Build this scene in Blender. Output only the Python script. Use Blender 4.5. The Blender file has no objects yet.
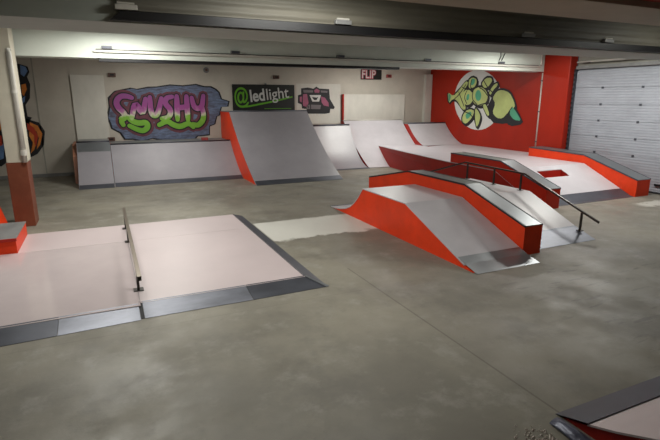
ART={'cloud': [(0.37, 2.8), (0.61, 3.03), (0.87, 3.09), (1.17, 3.15), (1.39, 3.11), (1.78, 3.19), (2.09, 3.2), (2.57, 3.28), (3.04, 3.25), (3.54, 3.31), (3.86, 3.23), (4.12, 3.23), (4.32, 3.13), (4.44, 3.01), (4.52, 2.76), (4.82, 2.67), (4.76, 2.46), (4.5, 2.46), (4.4, 2.13), (4.29, 2.08), (4.2, 1.79), (3.98, 1.71), (3.96, 1.37), (3.58, 1.34), (3.49, 1.34), (3.31, 1.17), (2.98, 1.23), (2.73, 1.15), (2.17, 1.21), (1.78, 1.3), (1.38, 1.2), (1.08, 1.29), (0.78, 1.3), (0.65, 1.54), (0.37, 1.71), (0.33, 1.91), (0.26, 2.11), (0.37, 2.49)], 'tagstrokes': [[(1.14, 2.82), (0.96, 2.89), (0.74, 2.88), (0.57, 2.68), (0.63, 2.45), (0.8, 2.29), (0.87, 2.1), (0.68, 1.98), (0.75, 1.82)], [(1.07, 2.05), (1.25, 2.72), (1.48, 2.13), (1.63, 2.78)], [(1.79, 2.84), (1.78, 2.26), (1.91, 2.12), (2.05, 2.24), (2.21, 2.8)], [(2.61, 2.86), (2.39, 2.82), (2.32, 2.6), (2.54, 2.36), (2.46, 2.07), (2.17, 2.03)], [(2.79, 2.88), (2.76, 1.98)], [(2.79, 2.43), (3.14, 2.47)], [(3.16, 2.88), (3.16, 1.96)], [(3.36, 2.82), (3.42, 2.47), (3.58, 2.39), (3.75, 2.47), (3.82, 2.9)], [(3.75, 2.47), (3.81, 2.01), (3.56, 1.72), (3.35, 1.79)], [(0.7, 2.06), (0.93, 2.17), (1.06, 1.95), (1.32, 1.86), (1.58, 1.91), (1.64, 1.72), (1.45, 1.56), (1.19, 1.65), (0.97, 1.78)], [(2.05, 1.79), (2.37, 1.95), (2.57, 1.78), (2.85, 1.69), (3.18, 1.85), (3.35, 1.68)]], 'robot': [(8.04, 3.22), (8.36, 3.26), (8.62, 3.21), (8.76, 3.3), (8.91, 3.22), (9.38, 3.2), (9.42, 2.77), (9.66, 2.41), (9.61, 2.33), (9.44, 2.34), (9.41, 2.16), (9.2, 2.13), (8.32, 2.14), (8.28, 2.34), (8.07, 2.37), (8.05, 2.54), (7.88, 2.61), (7.89, 2.93), (8.04, 2.97)], 'robotbits': {'pink': [[(8.13, 2.97), (8.31, 2.99), (8.38, 2.61), (8.3, 2.42), (8.12, 2.48), (8.11, 2.81)], [(8.65, 3.14), (8.77, 3.22), (8.92, 3.14), (8.89, 3.04), (8.69, 3.04)], [(8.98, 2.88), (9.17, 2.83), (9.35, 2.61), (9.36, 2.44), (9.12, 2.49), (9.01, 2.62)], [(7.97, 2.86), (8.07, 2.88), (8.06, 2.63), (7.97, 2.67)]], 'grey': [[(8.13, 3.16), (8.6, 3.14), (8.6, 3.05), (8.16, 3.04)], [(8.96, 3.14), (9.3, 3.12), (9.29, 3.04), (8.98, 3.05)], [(8.28, 2.52), (8.45, 2.53), (8.46, 2.34), (8.28, 2.34)], [(8.5, 2.53), (8.98, 2.51), (8.94, 2.33), (8.5, 2.34)]], 'white': [[(8.43, 2.94), (8.98, 2.94), (8.89, 2.66), (8.57, 2.66)], [(8.53, 2.13), (8.59, 2.13), (8.57, 2.01)], [(8.66, 2.13), (8.74, 2.13), (8.71, 2.02)], [(8.83, 2.12), (8.91, 2.12), (8.9, 2.02)]], 'black': [[(8.54, 2.86), (8.76, 2.83), (8.84, 2.86), (8.76, 2.72), (8.64, 2.73)], [(8.35, 2.48), (8.38, 2.48), (8.38, 2.37), (8.35, 2.37)]]}, 'circle': [(15.61, 2.73), (15.6, 2.55), (15.63, 2.37), (15.69, 2.19), (15.78, 2.03), (15.9, 1.88), (16.05, 1.75), (16.23, 1.64), (16.42, 1.55), (16.64, 1.49), (16.87, 1.46), (17.11, 1.47), (17.35, 1.5), (17.58, 1.57), (17.8, 1.67), (18.01, 1.79), (18.19, 1.95), (18.35, 2.12), (18.47, 2.31), (18.55, 2.52), (18.59, 2.73), (18.59, 2.93), (18.55, 3.14), (18.47, 3.33), (18.35, 3.5), (18.2, 3.65), (18.02, 3.77), (17.82, 3.87), (17.6, 3.94), (17.37, 3.97), (17.14, 3.97), (16.91, 3.95), (16.68, 3.89), (16.47, 3.81), (16.27, 3.71), (16.1, 3.58), (15.94, 3.43), (15.81, 3.27), (15.71, 3.1), (15.65, 2.92)], 'greenbits': {'black': [[(16.28, 2.66), (16.1, 2.97), (15.74, 3.02), (15.65, 2.88), (15.93, 2.59), (15.99, 2.22), (15.28, 2.08), (15.05, 1.85), (15.45, 1.79), (15.97, 1.81), (16.32, 2.06), (16.46, 2.36)]], 'lime': [[(19.09, 3.09), (18.67, 2.89), (18.31, 3.13), (17.86, 3.55), (17.67, 3.46), (18.05, 3.04), (17.89, 2.65), (17.73, 2.33), (17.97, 2.29), (18.4, 2.73), (18.72, 2.77), (18.97, 2.56)], [(17.68, 3.57), (17.45, 3.69), (17.16, 3.6), (17.16, 3.41), (17.29, 3.26), (17.64, 3.21)], [(16.42, 2.88), (16.42, 2.8), (16.45, 2.72), (16.5, 2.65), (16.57, 2.59), (16.66, 2.54), (16.76, 2.51), (16.87, 2.5), (16.98, 2.51), (17.09, 2.54), (17.19, 2.58), (17.28, 2.64), (17.35, 2.72), (17.39, 2.8), (17.42, 2.88), (17.41, 2.97), (17.38, 3.05), (17.33, 3.12), (17.25, 3.18), (17.16, 3.22), (17.06, 3.25), (16.95, 3.26), (16.84, 3.25), (16.73, 3.22), (16.63, 3.17), (16.55, 3.11), (16.49, 3.04), (16.44, 2.96)], [(17.33, 2.84), (17.33, 2.77), (17.35, 2.7), (17.39, 2.64), (17.44, 2.59), (17.5, 2.55), (17.57, 2.53), (17.65, 2.52), (17.74, 2.52), (17.81, 2.55), (17.89, 2.59), (17.95, 2.64), (18.0, 2.7), (18.04, 2.77), (18.05, 2.85), (18.05, 2.92), (18.03, 2.99), (17.99, 3.05), (17.94, 3.1), (17.88, 3.14), (17.8, 3.17), (17.72, 3.17), (17.64, 3.16), (17.56, 3.14), (17.49, 3.1), (17.43, 3.05), (17.38, 2.98), (17.35, 2.92)], [(16.85, 3.41), (16.6, 3.63), (16.3, 3.63), (16.21, 3.5), (16.45, 3.25), (16.67, 3.22)], [(16.13, 2.81), (15.9, 3.09), (15.6, 3.13), (15.19, 3.02), (14.91, 2.67), (14.84, 2.46), (15.2, 2.24), (15.47, 2.0), (15.78, 2.01), (16.07, 2.22), (15.93, 2.59)], [(17.95, 2.01), (17.73, 2.27), (17.43, 2.34), (17.16, 2.27), (17.31, 1.95), (17.67, 1.68), (17.92, 1.77)], [(17.14, 2.41), (16.92, 2.27), (16.76, 2.05), (16.84, 1.74), (16.97, 1.56), (17.1, 1.96)], [(16.37, 3.03), (16.14, 3.32), (15.92, 3.42), (15.88, 3.31), (16.12, 3.13), (16.25, 2.92)], [(16.7, 2.51), (16.49, 2.58), (16.22, 2.14), (16.34, 2.06)]], 'teal': [[(16.81, 2.92), (16.81, 2.87), (16.82, 2.82), (16.83, 2.78), (16.86, 2.74), (16.89, 2.72), (16.93, 2.7), (16.97, 2.69), (17.01, 2.7), (17.05, 2.71), (17.09, 2.74), (17.12, 2.78), (17.15, 2.82), (17.17, 2.87), (17.18, 2.92), (17.18, 2.97), (17.17, 3.02), (17.15, 3.06), (17.12, 3.1), (17.09, 3.13), (17.06, 3.14), (17.02, 3.15), (16.97, 3.14), (16.93, 3.12), (16.9, 3.1), (16.87, 3.06), (16.84, 3.02), (16.82, 2.97)], [(14.99, 2.49), (14.72, 2.25), (14.45, 1.95), (14.83, 1.97), (15.09, 2.17), (15.07, 2.35)], [(17.77, 2.1), (17.42, 2.26), (17.32, 2.11), (17.62, 1.86)], [(17.48, 3.65), (17.25, 3.6), (17.3, 3.38), (17.54, 3.35)], [(17.74, 2.96), (17.56, 3.0), (17.59, 2.73), (17.75, 2.71)], [(19.03, 3.05), (18.83, 2.93), (18.89, 2.68), (18.99, 2.63)]], 'tail': [[(14.99, 2.49), (14.72, 2.25), (14.43, 1.94), (15.15, 1.83), (15.28, 2.08), (15.08, 2.24)]]}, 'swirl': {'black': [[(-2.46, 2.14), (-2.3, 2.06), (-2.03, 1.96), (-1.88, 1.65), (-1.97, 1.16), (-2.21, 0.85), (-2.51, 0.7), (-2.97, 0.68), (-2.78, 2.06)], [(-2.39, 3.96), (-2.13, 3.87), (-2.1, 3.69), (-2.19, 3.53), (-2.13, 3.27), (-2.2, 2.8), (-2.36, 2.57), (-2.35, 2.18), (-2.22, 2.14), (-2.35, 1.95), (-2.78, 2.03), (-2.53, 3.94)], [(-3.47, 2.83), (-3.1, 2.68), (-3.06, 2.07), (-3.08, 1.37), (-3.22, 0.57), (-3.37, 0.46), (-3.79, 0.6)]], 'orange': [[(-2.31, 1.98), (-2.08, 1.85), (-1.97, 1.57), (-2.09, 1.17), (-2.22, 1.01), (-2.1, 1.41), (-2.14, 1.65), (-2.33, 1.82)], [(-2.37, 1.66), (-2.22, 1.58), (-2.18, 1.33), (-2.29, 1.01), (-2.42, 0.87), (-2.3, 1.26), (-2.39, 1.5)], [(-3.4, 2.38), (-3.19, 2.23), (-3.2, 1.76), (-3.31, 1.61), (-3.4, 1.92)], [(-2.4, 3.26), (-2.26, 3.3), (-2.25, 3.11), (-2.37, 2.88), (-2.42, 2.96)]], 'red': [[(-2.4, 1.96), (-2.2, 1.78), (-2.11, 1.49), (-2.23, 1.09), (-2.26, 1.26), (-2.23, 1.5), (-2.41, 1.74)], [(-3.38, 1.61), (-3.22, 1.53), (-3.23, 1.21), (-3.38, 1.14)]], 'blue': [[(-2.35, 3.91), (-2.19, 3.86), (-2.15, 3.72), (-2.28, 3.53), (-2.37, 3.61)], [(-3.53, 1.46), (-3.35, 1.37), (-3.18, 1.21), (-3.26, 0.74), (-3.44, 0.67), (-3.63, 0.76)], [(-2.44, 2.8), (-2.33, 2.88), (-2.37, 2.69), (-2.45, 2.61)]]}, 'greenlines': [[(18.68, 2.71), (18.23, 2.97), (17.84, 3.39)], [(18.3, 3.09), (17.87, 2.45)], [(17.48, 3.59), (17.56, 3.27), (17.34, 3.19)], [(17.33, 3.11), (17.39, 2.77), (17.02, 2.54)], [(17.01, 2.49), (16.54, 2.6)], [(18.07, 3.28), (17.69, 3.16)], [(16.7, 3.51), (16.47, 3.25), (16.1, 3.01)], [(17.78, 2.21), (17.41, 2.14), (17.15, 1.88)], [(16.33, 2.62), (16.06, 2.16)], [(15.26, 2.08), (15.14, 2.28), (14.98, 2.47)], [(16.95, 3.24), (16.66, 3.14), (16.44, 2.92)], [(17.75, 3.12), (17.91, 2.85), (17.7, 2.57)]]}
import bpy, bmesh, math, random
from mathutils import Vector
random.seed(4)
SC = bpy.context.scene
COL = SC.collection

# ------------------------------------------------------------------ materials
def mat(name, base, rough=.5, metal=0., var=0., scale=3., bump=0., bscale=20., spec=.5, stretch=(1, 1, 1), dark=None, coat=0.):
    m = bpy.data.materials.new(name); m.use_nodes = True
    nt = m.node_tree; N = nt.nodes; L = nt.links; b = N['Principled BSDF']
    b.inputs['Roughness'].default_value = rough; b.inputs['Metallic'].default_value = metal
    b.inputs['Specular IOR Level'].default_value = spec; b.inputs['Coat Weight'].default_value = coat
    b.inputs['Base Color'].default_value = (*base, 1)
    tc = N.new('ShaderNodeTexCoord'); mp = N.new('ShaderNodeMapping'); mp.inputs['Scale'].default_value = stretch
    L.new(tc.outputs['Object'], mp.inputs['Vector'])
    if var > 0:
        n = N.new('ShaderNodeTexNoise'); n.inputs['Scale'].default_value = scale; n.inputs['Detail'].default_value = 7; n.inputs['Roughness'].default_value = .65
        L.new(mp.outputs[0], n.inputs['Vector'])
        r = N.new('ShaderNodeValToRGB'); r.color_ramp.elements[0].position = .32; r.color_ramp.elements[1].position = .68
        d = dark or tuple(c * (1 - var) for c in base)
        r.color_ramp.elements[0].color = (*d, 1)
        r.color_ramp.elements[1].color = (*[min(1, c * (1 + var * .5)) for c in base], 1)
        L.new(n.outputs[0], r.inputs[0]); L.new(r.outputs[0], b.inputs['Base Color'])
        mr = N.new('ShaderNodeMapRange'); mr.inputs[3].default_value = max(.02, rough - .08); mr.inputs[4].default_value = min(1, rough + .1)
        L.new(n.outputs[0], mr.inputs[0]); L.new(mr.outputs[0], b.inputs['Roughness'])
    if bump > 0:
        n2 = N.new('ShaderNodeTexNoise'); n2.inputs['Scale'].default_value = bscale; n2.inputs['Detail'].default_value = 4
        L.new(mp.outputs[0], n2.inputs['Vector'])
        bp = N.new('ShaderNodeBump'); bp.inputs['Strength'].default_value = bump; bp.inputs['Distance'].default_value = .02
        L.new(n2.outputs[0], bp.inputs['Height']); L.new(bp.outputs[0], b.inputs['Normal'])
    return m

def floor_material():
    m = bpy.data.materials.new('worn_concrete_floor'); m.use_nodes = True
    nt = m.node_tree; N = nt.nodes; L = nt.links; b = N['Principled BSDF']
    tc = N.new('ShaderNodeTexCoord'); P = tc.outputs['Object']
    def noise(s, d=6, r=.6, vec=None):
        n = N.new('ShaderNodeTexNoise'); n.inputs['Scale'].default_value = s; n.inputs['Detail'].default_value = d; n.inputs['Roughness'].default_value = r
        L.new(vec or P, n.inputs['Vector']); return n.outputs[0]
    def math_(op, a, c=None, v=None):
        n = N.new('ShaderNodeMath'); n.operation = op
        for i, x in enumerate((a, c)):
            if x is None: continue
            if isinstance(x, (int, float)): n.inputs[i].default_value = x
            else: L.new(x, n.inputs[i])
        return n.outputs[0]
    def step(x, lo, hi, a=0., c=1.):
        n = N.new('ShaderNodeMapRange'); n.interpolation_type = 'SMOOTHSTEP'
        L.new(x, n.inputs[0]); n.inputs[1].default_value = lo; n.inputs[2].default_value = hi; n.inputs[3].default_value = a; n.inputs[4].default_value = c
        return n.outputs[0]
    def mix(f, a, c, mode='MIX'):
        n = N.new('ShaderNodeMix'); n.data_type = 'RGBA'; n.blend_type = mode
        L.new(f, n.inputs[0]) if not isinstance(f, float) else setattr(n.inputs[0], 'default_value', f)
        for i, x in ((6, a), (7, c)):
            if isinstance(x, tuple): n.inputs[i].default_value = (*x, 1)
            else: L.new(x, n.inputs[i])
        return n.outputs[2]
    sx = N.new('ShaderNodeSeparateXYZ'); L.new(P, sx.inputs[0]); X, Y = sx.outputs[0], sx.outputs[1]
    c = mix(step(noise(.45, 5), .35, .65), (.165, .152, .122), (.245, .226, .18))
    c = mix(math_('MULTIPLY', step(noise(1.7, 9, .72), .50, .70), .55), c, (.31, .298, .262))
    c = mix(math_('MULTIPLY', step(noise(9., 6, .7), .56, .74), .35), c, (.12, .11, .095))
    c = mix(math_('MULTIPLY', step(noise(.8, 9, .7), .50, .66), .45), c, (.115, .105, .09))
    # scuffs: stretched noise
    mp = N.new('ShaderNodeMapping'); mp.inputs['Scale'].default_value = (1.1, 5.5, 1); mp.inputs['Rotation'].default_value = (0, 0, .35); L.new(P, mp.inputs['Vector'])
    c = mix(math_('MULTIPLY', math_('MULTIPLY', step(noise(1.5, 5, .6, mp.outputs[0]), .57, .65), math_('MULTIPLY', step(X, 4.6, 6.), step(Y, 5.2, 6.2, 1., 0.))), .6), c, (.09, .078, .07))
    c = mix(math_('MULTIPLY', step(noise(.9, 9, .75, mp.outputs[0]), .6, .75), .35), c, (.34, .33, .295))
    # slab joints: one slab is a little darker than its neighbour
    slab = step(X, 3.535, 3.56)
    c = mix(math_('MULTIPLY', slab, .16), c, (.15, .13, .12))
    jx = math_('LESS_THAN', math_('ABSOLUTE', math_('SUBTRACT', X, 3.55)), .012)
    jx = math_('MULTIPLY', jx, math_('LESS_THAN', Y, 7.0))
    jy = math_('LESS_THAN', math_('ABSOLUTE', math_('SUBTRACT', Y, 6.05)), .01)
    jy = math_('MULTIPLY', jy, math_('LESS_THAN', X, 3.55))
    j = math_('MAXIMUM', jx, math_('MULTIPLY', jy, .35))
    c = mix(math_('MULTIPLY', j, .5), c, (.07, .055, .04))
    # pale painted patch between the low platform and the fun box
    nz = math_('MULTIPLY', math_('SUBTRACT', noise(1.7, 6), .5), 1.1)
    ya = math_('ADD', Y, nz)
    pm = math_('MULTIPLY', step(ya, 8.95, 9.1), step(math_('ADD', Y, math_('MULTIPLY', nz, .35)), 10.55, 10.68, 1., 0.))
    pm = math_('MULTIPLY', pm, math_('MULTIPLY', step(X, 2.9, 2.95), step(X, 5.3, 5.5, 1., 0.)))
    c = mix(math_('MULTIPLY', pm, .85), c, (.66, .65, .60))
    # pale scraped streak near the garage door
    q = math_('MULTIPLY', step(math_('ADD', Y, nz), 7.95, 8.05), step(math_('ADD', Y, nz), 8.3, 8.4, 1., 0.))
    q = math_('MULTIPLY', q, step(X, 12.8, 13.2))
    c = mix(math_('MULTIPLY', q, .5), c, (.6, .58, .54))
    L.new(c, b.inputs['Base Color'])
    L.new(step(noise(1.1, 6), .3, .7, .42, .68), b.inputs['Roughness'])
    bp = N.new('ShaderNodeBump'); bp.inputs['Strength'].default_value = .12; bp.inputs['Distance'].default_value = .01
    L.new(noise(30, 4), bp.inputs['Height']); L.new(bp.outputs[0], b.inputs['Normal'])
    return m

def letter_material():
    m = bpy.data.materials.new('faded_spray_paint'); m.use_nodes = True
    nt = m.node_tree; N = nt.nodes; L = nt.links; b = N['Principled BSDF']; b.inputs['Roughness'].default_value = .7
    tc = N.new('ShaderNodeTexCoord'); sx = N.new('ShaderNodeSeparateXYZ'); L.new(tc.outputs['Object'], sx.inputs[0])
    n = N.new('ShaderNodeTexNoise'); n.inputs['Scale'].default_value = 5; L.new(tc.outputs['Object'], n.inputs['Vector'])
    a = N.new('ShaderNodeMath'); a.operation = 'MULTIPLY_ADD'; a.inputs[1].default_value = .5; L.new(n.outputs[0], a.inputs[0]); L.new(sx.outputs[2], a.inputs[2])
    mr = N.new('ShaderNodeMapRange'); mr.inputs[1].default_value = .32; mr.inputs[2].default_value = 2.0; L.new(a.outputs[0], mr.inputs[0])
    r = N.new('ShaderNodeValToRGB'); e = r.color_ramp.elements
    e[0].position = 0; e[0].color = (.12, .36, .03, 1); e[1].position = 1; e[1].color = (.30, .08, .28, 1)
    for p, c in ((.46, (.22, .48, .05, 1)), (.55, (.62, .62, .46, 1)), (.61, (.46, .22, .38, 1)), (.70, (.34, .07, .28, 1))):
        q = e.new(p); q.color = c
    L.new(mr.outputs[0], r.inputs[0]); L.new(r.outputs[0], b.inputs['Base Color'])
    return m

def planks_material():
    m = mat('dark_board_cladding', (.125, .115, .09), .6, var=.35, scale=1.2, stretch=(.3, 1, 3))
    nt = m.node_tree; N = nt.nodes; L = nt.links
    w = N.new('ShaderNodeTexWave'); w.bands_direction = 'Z'; w.inputs['Scale'].default_value = 2.6; w.inputs['Distortion'].default_value = .3
    tc = N.new('ShaderNodeTexCoord'); L.new(tc.outputs['Object'], w.inputs['Vector'])
    bp = N.new('ShaderNodeBump'); bp.inputs['Strength'].default_value = .6; bp.inputs['Distance'].default_value = .02
    L.new(w.outputs[1], bp.inputs['Height']); L.new(bp.outputs[0], N['Principled BSDF'].inputs['Normal'])
    return m

def door_material():
    m = mat('ribbed_door_metal', (.35, .37, .42), .5, metal=.15, var=.12, scale=1.5, stretch=(1, 1, 2))
    nt = m.node_tree; N = nt.nodes; L = nt.links
    w = N.new('ShaderNodeTexWave'); w.bands_direction = 'Z'; w.inputs['Scale'].default_value = 3.8; w.inputs['Distortion'].default_value = 0
    tc = N.new('ShaderNodeTexCoord'); L.new(tc.outputs['Object'], w.inputs['Vector'])
    bp = N.new('ShaderNodeBump'); bp.inputs['Strength'].default_value = .35; bp.inputs['Distance'].default_value = .015
    L.new(w.outputs[1], bp.inputs['Height']); L.new(bp.outputs[0], N['Principled BSDF'].inputs['Normal'])
    return m

M = dict(
    floor=floor_material(), letters=letter_material(), planks=planks_material(), door=door_material(),
    skate=mat('pale_ramp_sheet', (.50, .475, .505), .36, var=.10, scale=1.1, spec=.45),
    skate_pink=mat('pinkish_platform_sheet', (.53, .45, .455), .40, var=.07, scale=.8),
    skate_gloss=mat('worn_glossy_platform_sheet', (.54, .465, .47), .12, var=.05, scale=1.4, spec=.8),
    skate_grey=mat('grey_ramp_sheet', (.29, .275, .30), .36, var=.10, scale=1.1),
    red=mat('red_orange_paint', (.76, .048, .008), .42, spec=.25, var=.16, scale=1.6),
    red_mid=mat('shaded_red_paint', (.56, .03, .012), .42, spec=.25, var=.16, scale=1.6),  # same red darkened: the middle ledge's shade is put into the colour
    red_dark=mat('dark_and_shaded_red', (.40, .022, .014), .45, spec=.25, var=.2, scale=1.2),  # red with the platform side's shade in its colour, also for dark red parts
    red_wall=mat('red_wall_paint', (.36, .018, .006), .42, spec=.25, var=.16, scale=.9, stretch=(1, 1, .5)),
    steel=mat('scuffed_steel', (.24, .255, .27), .38, metal=.7, var=.12, scale=1.6, stretch=(1, .4, 1)),
    steel_dark=mat('dark_worn_steel', (.085, .09, .11), .45, metal=.5, var=.3, scale=2, stretch=(.6, 1, 1)),
    plate=mat('grey_threshold_plate', (.21, .22, .26), .45, metal=.5, var=.3, scale=2.2, stretch=(.6, 1.4, 1)),
    black=mat('black_metal', (.018, .018, .02), .4, metal=.4),
    rail=mat('dark_rail_metal', (.05, .045, .04), .35, metal=.7),
    rail_top=mat('worn_rail_top', (.20, .165, .13), .35, metal=.8),
    wall=mat('stained_off_white_wall', (.54, .50, .435), .75, var=.14, scale=.7, bump=.15, bscale=12),
    board=mat('white_board', (.66, .64, .58), .6, var=.12, scale=1.3, stretch=(1, 1, .6)),
    side=mat('plain_grey_wall', (.34, .33, .29), .8, var=.15, scale=.6),
    ceil=mat('grey_concrete_ceiling', (.30, .31, .28), .8, var=.2, scale=.5, bump=.2, bscale=8),
    beam=mat('painted_concrete_beam', (.62, .66, .60), .6, var=.14, scale=.8, bump=.1, bscale=6, stretch=(.5, 1, 1)),
    beam2=mat('grey_concrete_beam', (.40, .43, .39), .65, var=.16, scale=.7, bump=.1, bscale=6, stretch=(.5, 1, 1)),
    tan=mat('tan_painted_beam', (.42, .35, .25), .6, var=.2, scale=.8),
    cream=mat('cream_pillar_paint', (.58, .54, .44), .6, var=.12, scale=1.2),
    brown=mat('brown_pillar_paint', (.20, .06, .032), .5, spec=.25, var=.2, scale=1.6),
    pipe=mat('pale_grey_pipe', (.55, .53, .48), .45, var=.12, scale=3),
    box=mat('brown_wall_box', (.12, .06, .045), .6), redbox=mat('red_wall_box', (.32, .05, .05), .6),
    grey_top=mat('grey_box_top', (.20, .20, .20), .45, var=.2, scale=3),
    p_blue=mat('spray_slate_blue', (.16, .22, .35), .7, var=.35, scale=3, dark=(.07, .06, .09), stretch=(1, 1, 4)),
    p_black=mat('spray_black', (.012, .012, .016), .6), p_maroon=mat('spray_maroon', (.16, .05, .07), .7, var=.3, scale=4),
    p_pink=mat('spray_pink', (.38, .11, .19), .7, var=.2, scale=4), p_grey=mat('spray_grey', (.17, .15, .16), .7), p_white=mat('spray_white', (.66, .66, .64), .7),
    p_lime=mat('spray_pale_lime', (.52, .60, .22), .6, var=.15, scale=2), p_teal=mat('spray_teal_green', (.09, .40, .24), .6, var=.25, scale=3),
    p_orange=mat('spray_orange', (.75, .24, .04), .7, var=.3, scale=4), p_red=mat('spray_red', (.5, .05, .02), .7), p_bluel=mat('spray_blue', (.14, .25, .48), .7, var=.3, scale=4),
    sign=mat('black_banner', (.010, .011, .010), .5), s_green=mat('banner_green', (.13, .40, .02), .5), s_white=mat('banner_white', (.62, .62, .60), .5),
    tarp=mat('blue_grey_sheet', (.085, .09, .13), .35, metal=.2, var=.4, scale=6, bump=.8, bscale=9),
    grit=mat('pale_grit', (.62, .55, .50), .8, var=.4, scale=30),
    rubber=mat('black_rubber', (.012, .012, .014), .7),
)
def emis(name, c, s):
    m = bpy.data.materials.new(name); m.use_nodes = True; b = m.node_tree.nodes['Principled BSDF']
    b.inputs['Base Color'].default_value = (.8, .8, .8, 1); b.inputs['Emission Color'].default_value = (*c, 1); b.inputs['Emission Strength'].default_value = s
    return m
M['tube'] = emis('glowing_tube', (.93, 1., .9), 14)

# ------------------------------------------------------------------ helpers
OFF = {}
def root(name, loc, label, cat, group=None):
    o = bpy.data.objects.new(name, None); COL.objects.link(o); o.location = loc; o.empty_display_size = .2
    OFF[o] = Vector(loc); o['label'] = label; o['category'] = cat
    if group: o['group'] = group
    return o
def tag(o, label, cat, group=None, kind=None):
    o['label'] = label; o['category'] = cat
    if group: o['group'] = group
    if kind: o['kind'] = kind
    return o
class MB:
    def __init__(s): s.bm = bmesh.new()
    def prism(s, prof, a0, a1, ax='X'):
        """closed prism: prof is a list of 2-D points in the plane across axis ax (X: (y,z)  Y: (x,z)  Z: (x,y)); a0/a1 may be functions of the point"""
        fa = a0 if callable(a0) else (lambda p: a0); fb = a1 if callable(a1) else (lambda p: a1)
        def P(p, a):
            return {'X': (a, p[0], p[1]), 'Y': (p[0], a, p[1]), 'Z': (p[0], p[1], a)}[ax]
        A = [s.bm.verts.new(P(p, fa(p))) for p in prof]; B = [s.bm.verts.new(P(p, fb(p))) for p in prof]
        n = len(prof)
        s.bm.faces.new(A); s.bm.faces.new(B[::-1])
        for i in range(n):
            s.bm.faces.new((A[i], B[i], B[(i + 1) % n], A[(i + 1) % n]))
        return s
    def box(s, x0, x1, y0, y1, z0, z1): return s.prism([(x0, z0), (x1, z0), (x1, z1), (x0, z1)], y0, y1, 'Y')
    def sheet(s, pts, x0, x1, th):
        """strip of quads that follows a (y,z) profile, closed underneath; robust for curved profiles"""
        fa = x0 if callable(x0) else (lambda p: x0); fb = x1 if callable(x1) else (lambda p: x1)
        rows = []
        for y, z in pts:
            p = (y, z)
            rows.append([s.bm.verts.new(v) for v in ((fa(p), y, z), (fb(p), y, z), (fb(p), y, z - th), (fa(p), y, z - th))])
        for a, b in zip(rows, rows[1:]):
            for i in range(4):
                j = (i + 1) % 4; s.bm.faces.new((a[i], a[j], b[j], b[i]))
        s.bm.faces.new(rows[0][::-1]); s.bm.faces.new(rows[-1]); return s
    def tube(s, path, r, n=10):
        path = [Vector(p) for p in path]; rings = []
        for i, p in enumerate(path):
            d = (path[min(i + 1, len(path) - 1)] - path[max(i - 1, 0)]).normalized()
            up = Vector((0, 0, 1)) if abs(d.z) < .9 else Vector((1, 0, 0))
            a = d.cross(up).normalized(); b = d.cross(a).normalized()
            rings.append([s.bm.verts.new(p + r * (math.cos(t * 2 * math.pi / n) * a + math.sin(t * 2 * math.pi / n) * b)) for t in range(n)])
        for A, B in zip(rings, rings[1:]):
            for i in range(n): s.bm.faces.new((A[i], A[(i + 1) % n], B[(i + 1) % n], B[i]))
        s.bm.faces.new(rings[0]); s.bm.faces.new(rings[-1][::-1]); return s
    def flatbar(s, path, w, h):
        """rectangular bar along a path in the YZ plane"""
        rows = []
        for x, y, z in path:
            rows.append([s.bm.verts.new(v) for v in ((x - w / 2, y, z), (x + w / 2, y, z), (x + w / 2, y, z - h), (x - w / 2, y, z - h))])
        for a, b in zip(rows, rows[1:]):
            for i in range(4): s.bm.faces.new((a[i], a[(i + 1) % 4], b[(i + 1) % 4], b[i]))
        s.bm.faces.new(rows[0]); s.bm.faces.new(rows[-1][::-1]); return s
    def build(s, name, m, parent=None, bevel=0., smooth=False, off=None):
        bmesh.ops.recalc_face_normals(s.bm, faces=s.bm.faces)
        o_ = off if off is not None else (OFF.get(parent, Vector((0, 0, 0))) if parent else Vector((0, 0, 0)))
        bmesh.ops.translate(s.bm, verts=s.bm.verts, vec=-o_)
        me = bpy.data.meshes.new(name); s.bm.to_mesh(me); s.bm.free()
        me.materials.append(M[m]); o = bpy.data.objects.new(name, me); COL.objects.link(o)
        if smooth:
            for p in me.polygons: p.use_smooth = True
        if parent: o.parent = parent; OFF[o] = o_
        else: o.location = o_; OFF[o] = o_
        if bevel:
            b = o.modifiers.new('bevel', 'BEVEL'); b.width = bevel; b.segments = 2; b.limit_method = 'ANGLE'
        return o
def struct(o): o['kind'] = 'structure'; return o
def bx(name, m, parent, *d, bevel=0.): return MB().box(*d).build(name, m, parent, bevel)
def low(pts, d): return [(y, z - d) for y, z in pts]

# ------------------------------------------------------------------ the room
XL, XR, YB, YF, ZC = -6.0, 15.05, 20.5, -3.0, 4.5
struct(bx('floor', 'floor', None, XL - .2, XR + 1.2, YF - .2, YB + .3, -.2, 0))
struct(bx('ceiling', 'ceil', None, XL - .2, XR + 1.2, YF - .2, YB + .3, ZC, ZC + .2))
struct(bx('wall_back', 'wall', None, XL, 14.84, YB, YB + .2, 0, ZC))
struct(bx('wall_left', 'side', None, XL - .2, XL, YF, YB, 0, ZC))
struct(bx('wall_front', 'side', None, XL, 16, YF - .2, YF, 0, ZC))
w = struct(bx('wall_right', 'red_wall', None, 14.85, 16, 13.56, YB + .2, 0, ZC))
struct(bx('wall_right_near', 'side', None, 15.05, 16, YF, 5.6, 0, ZC))
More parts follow.
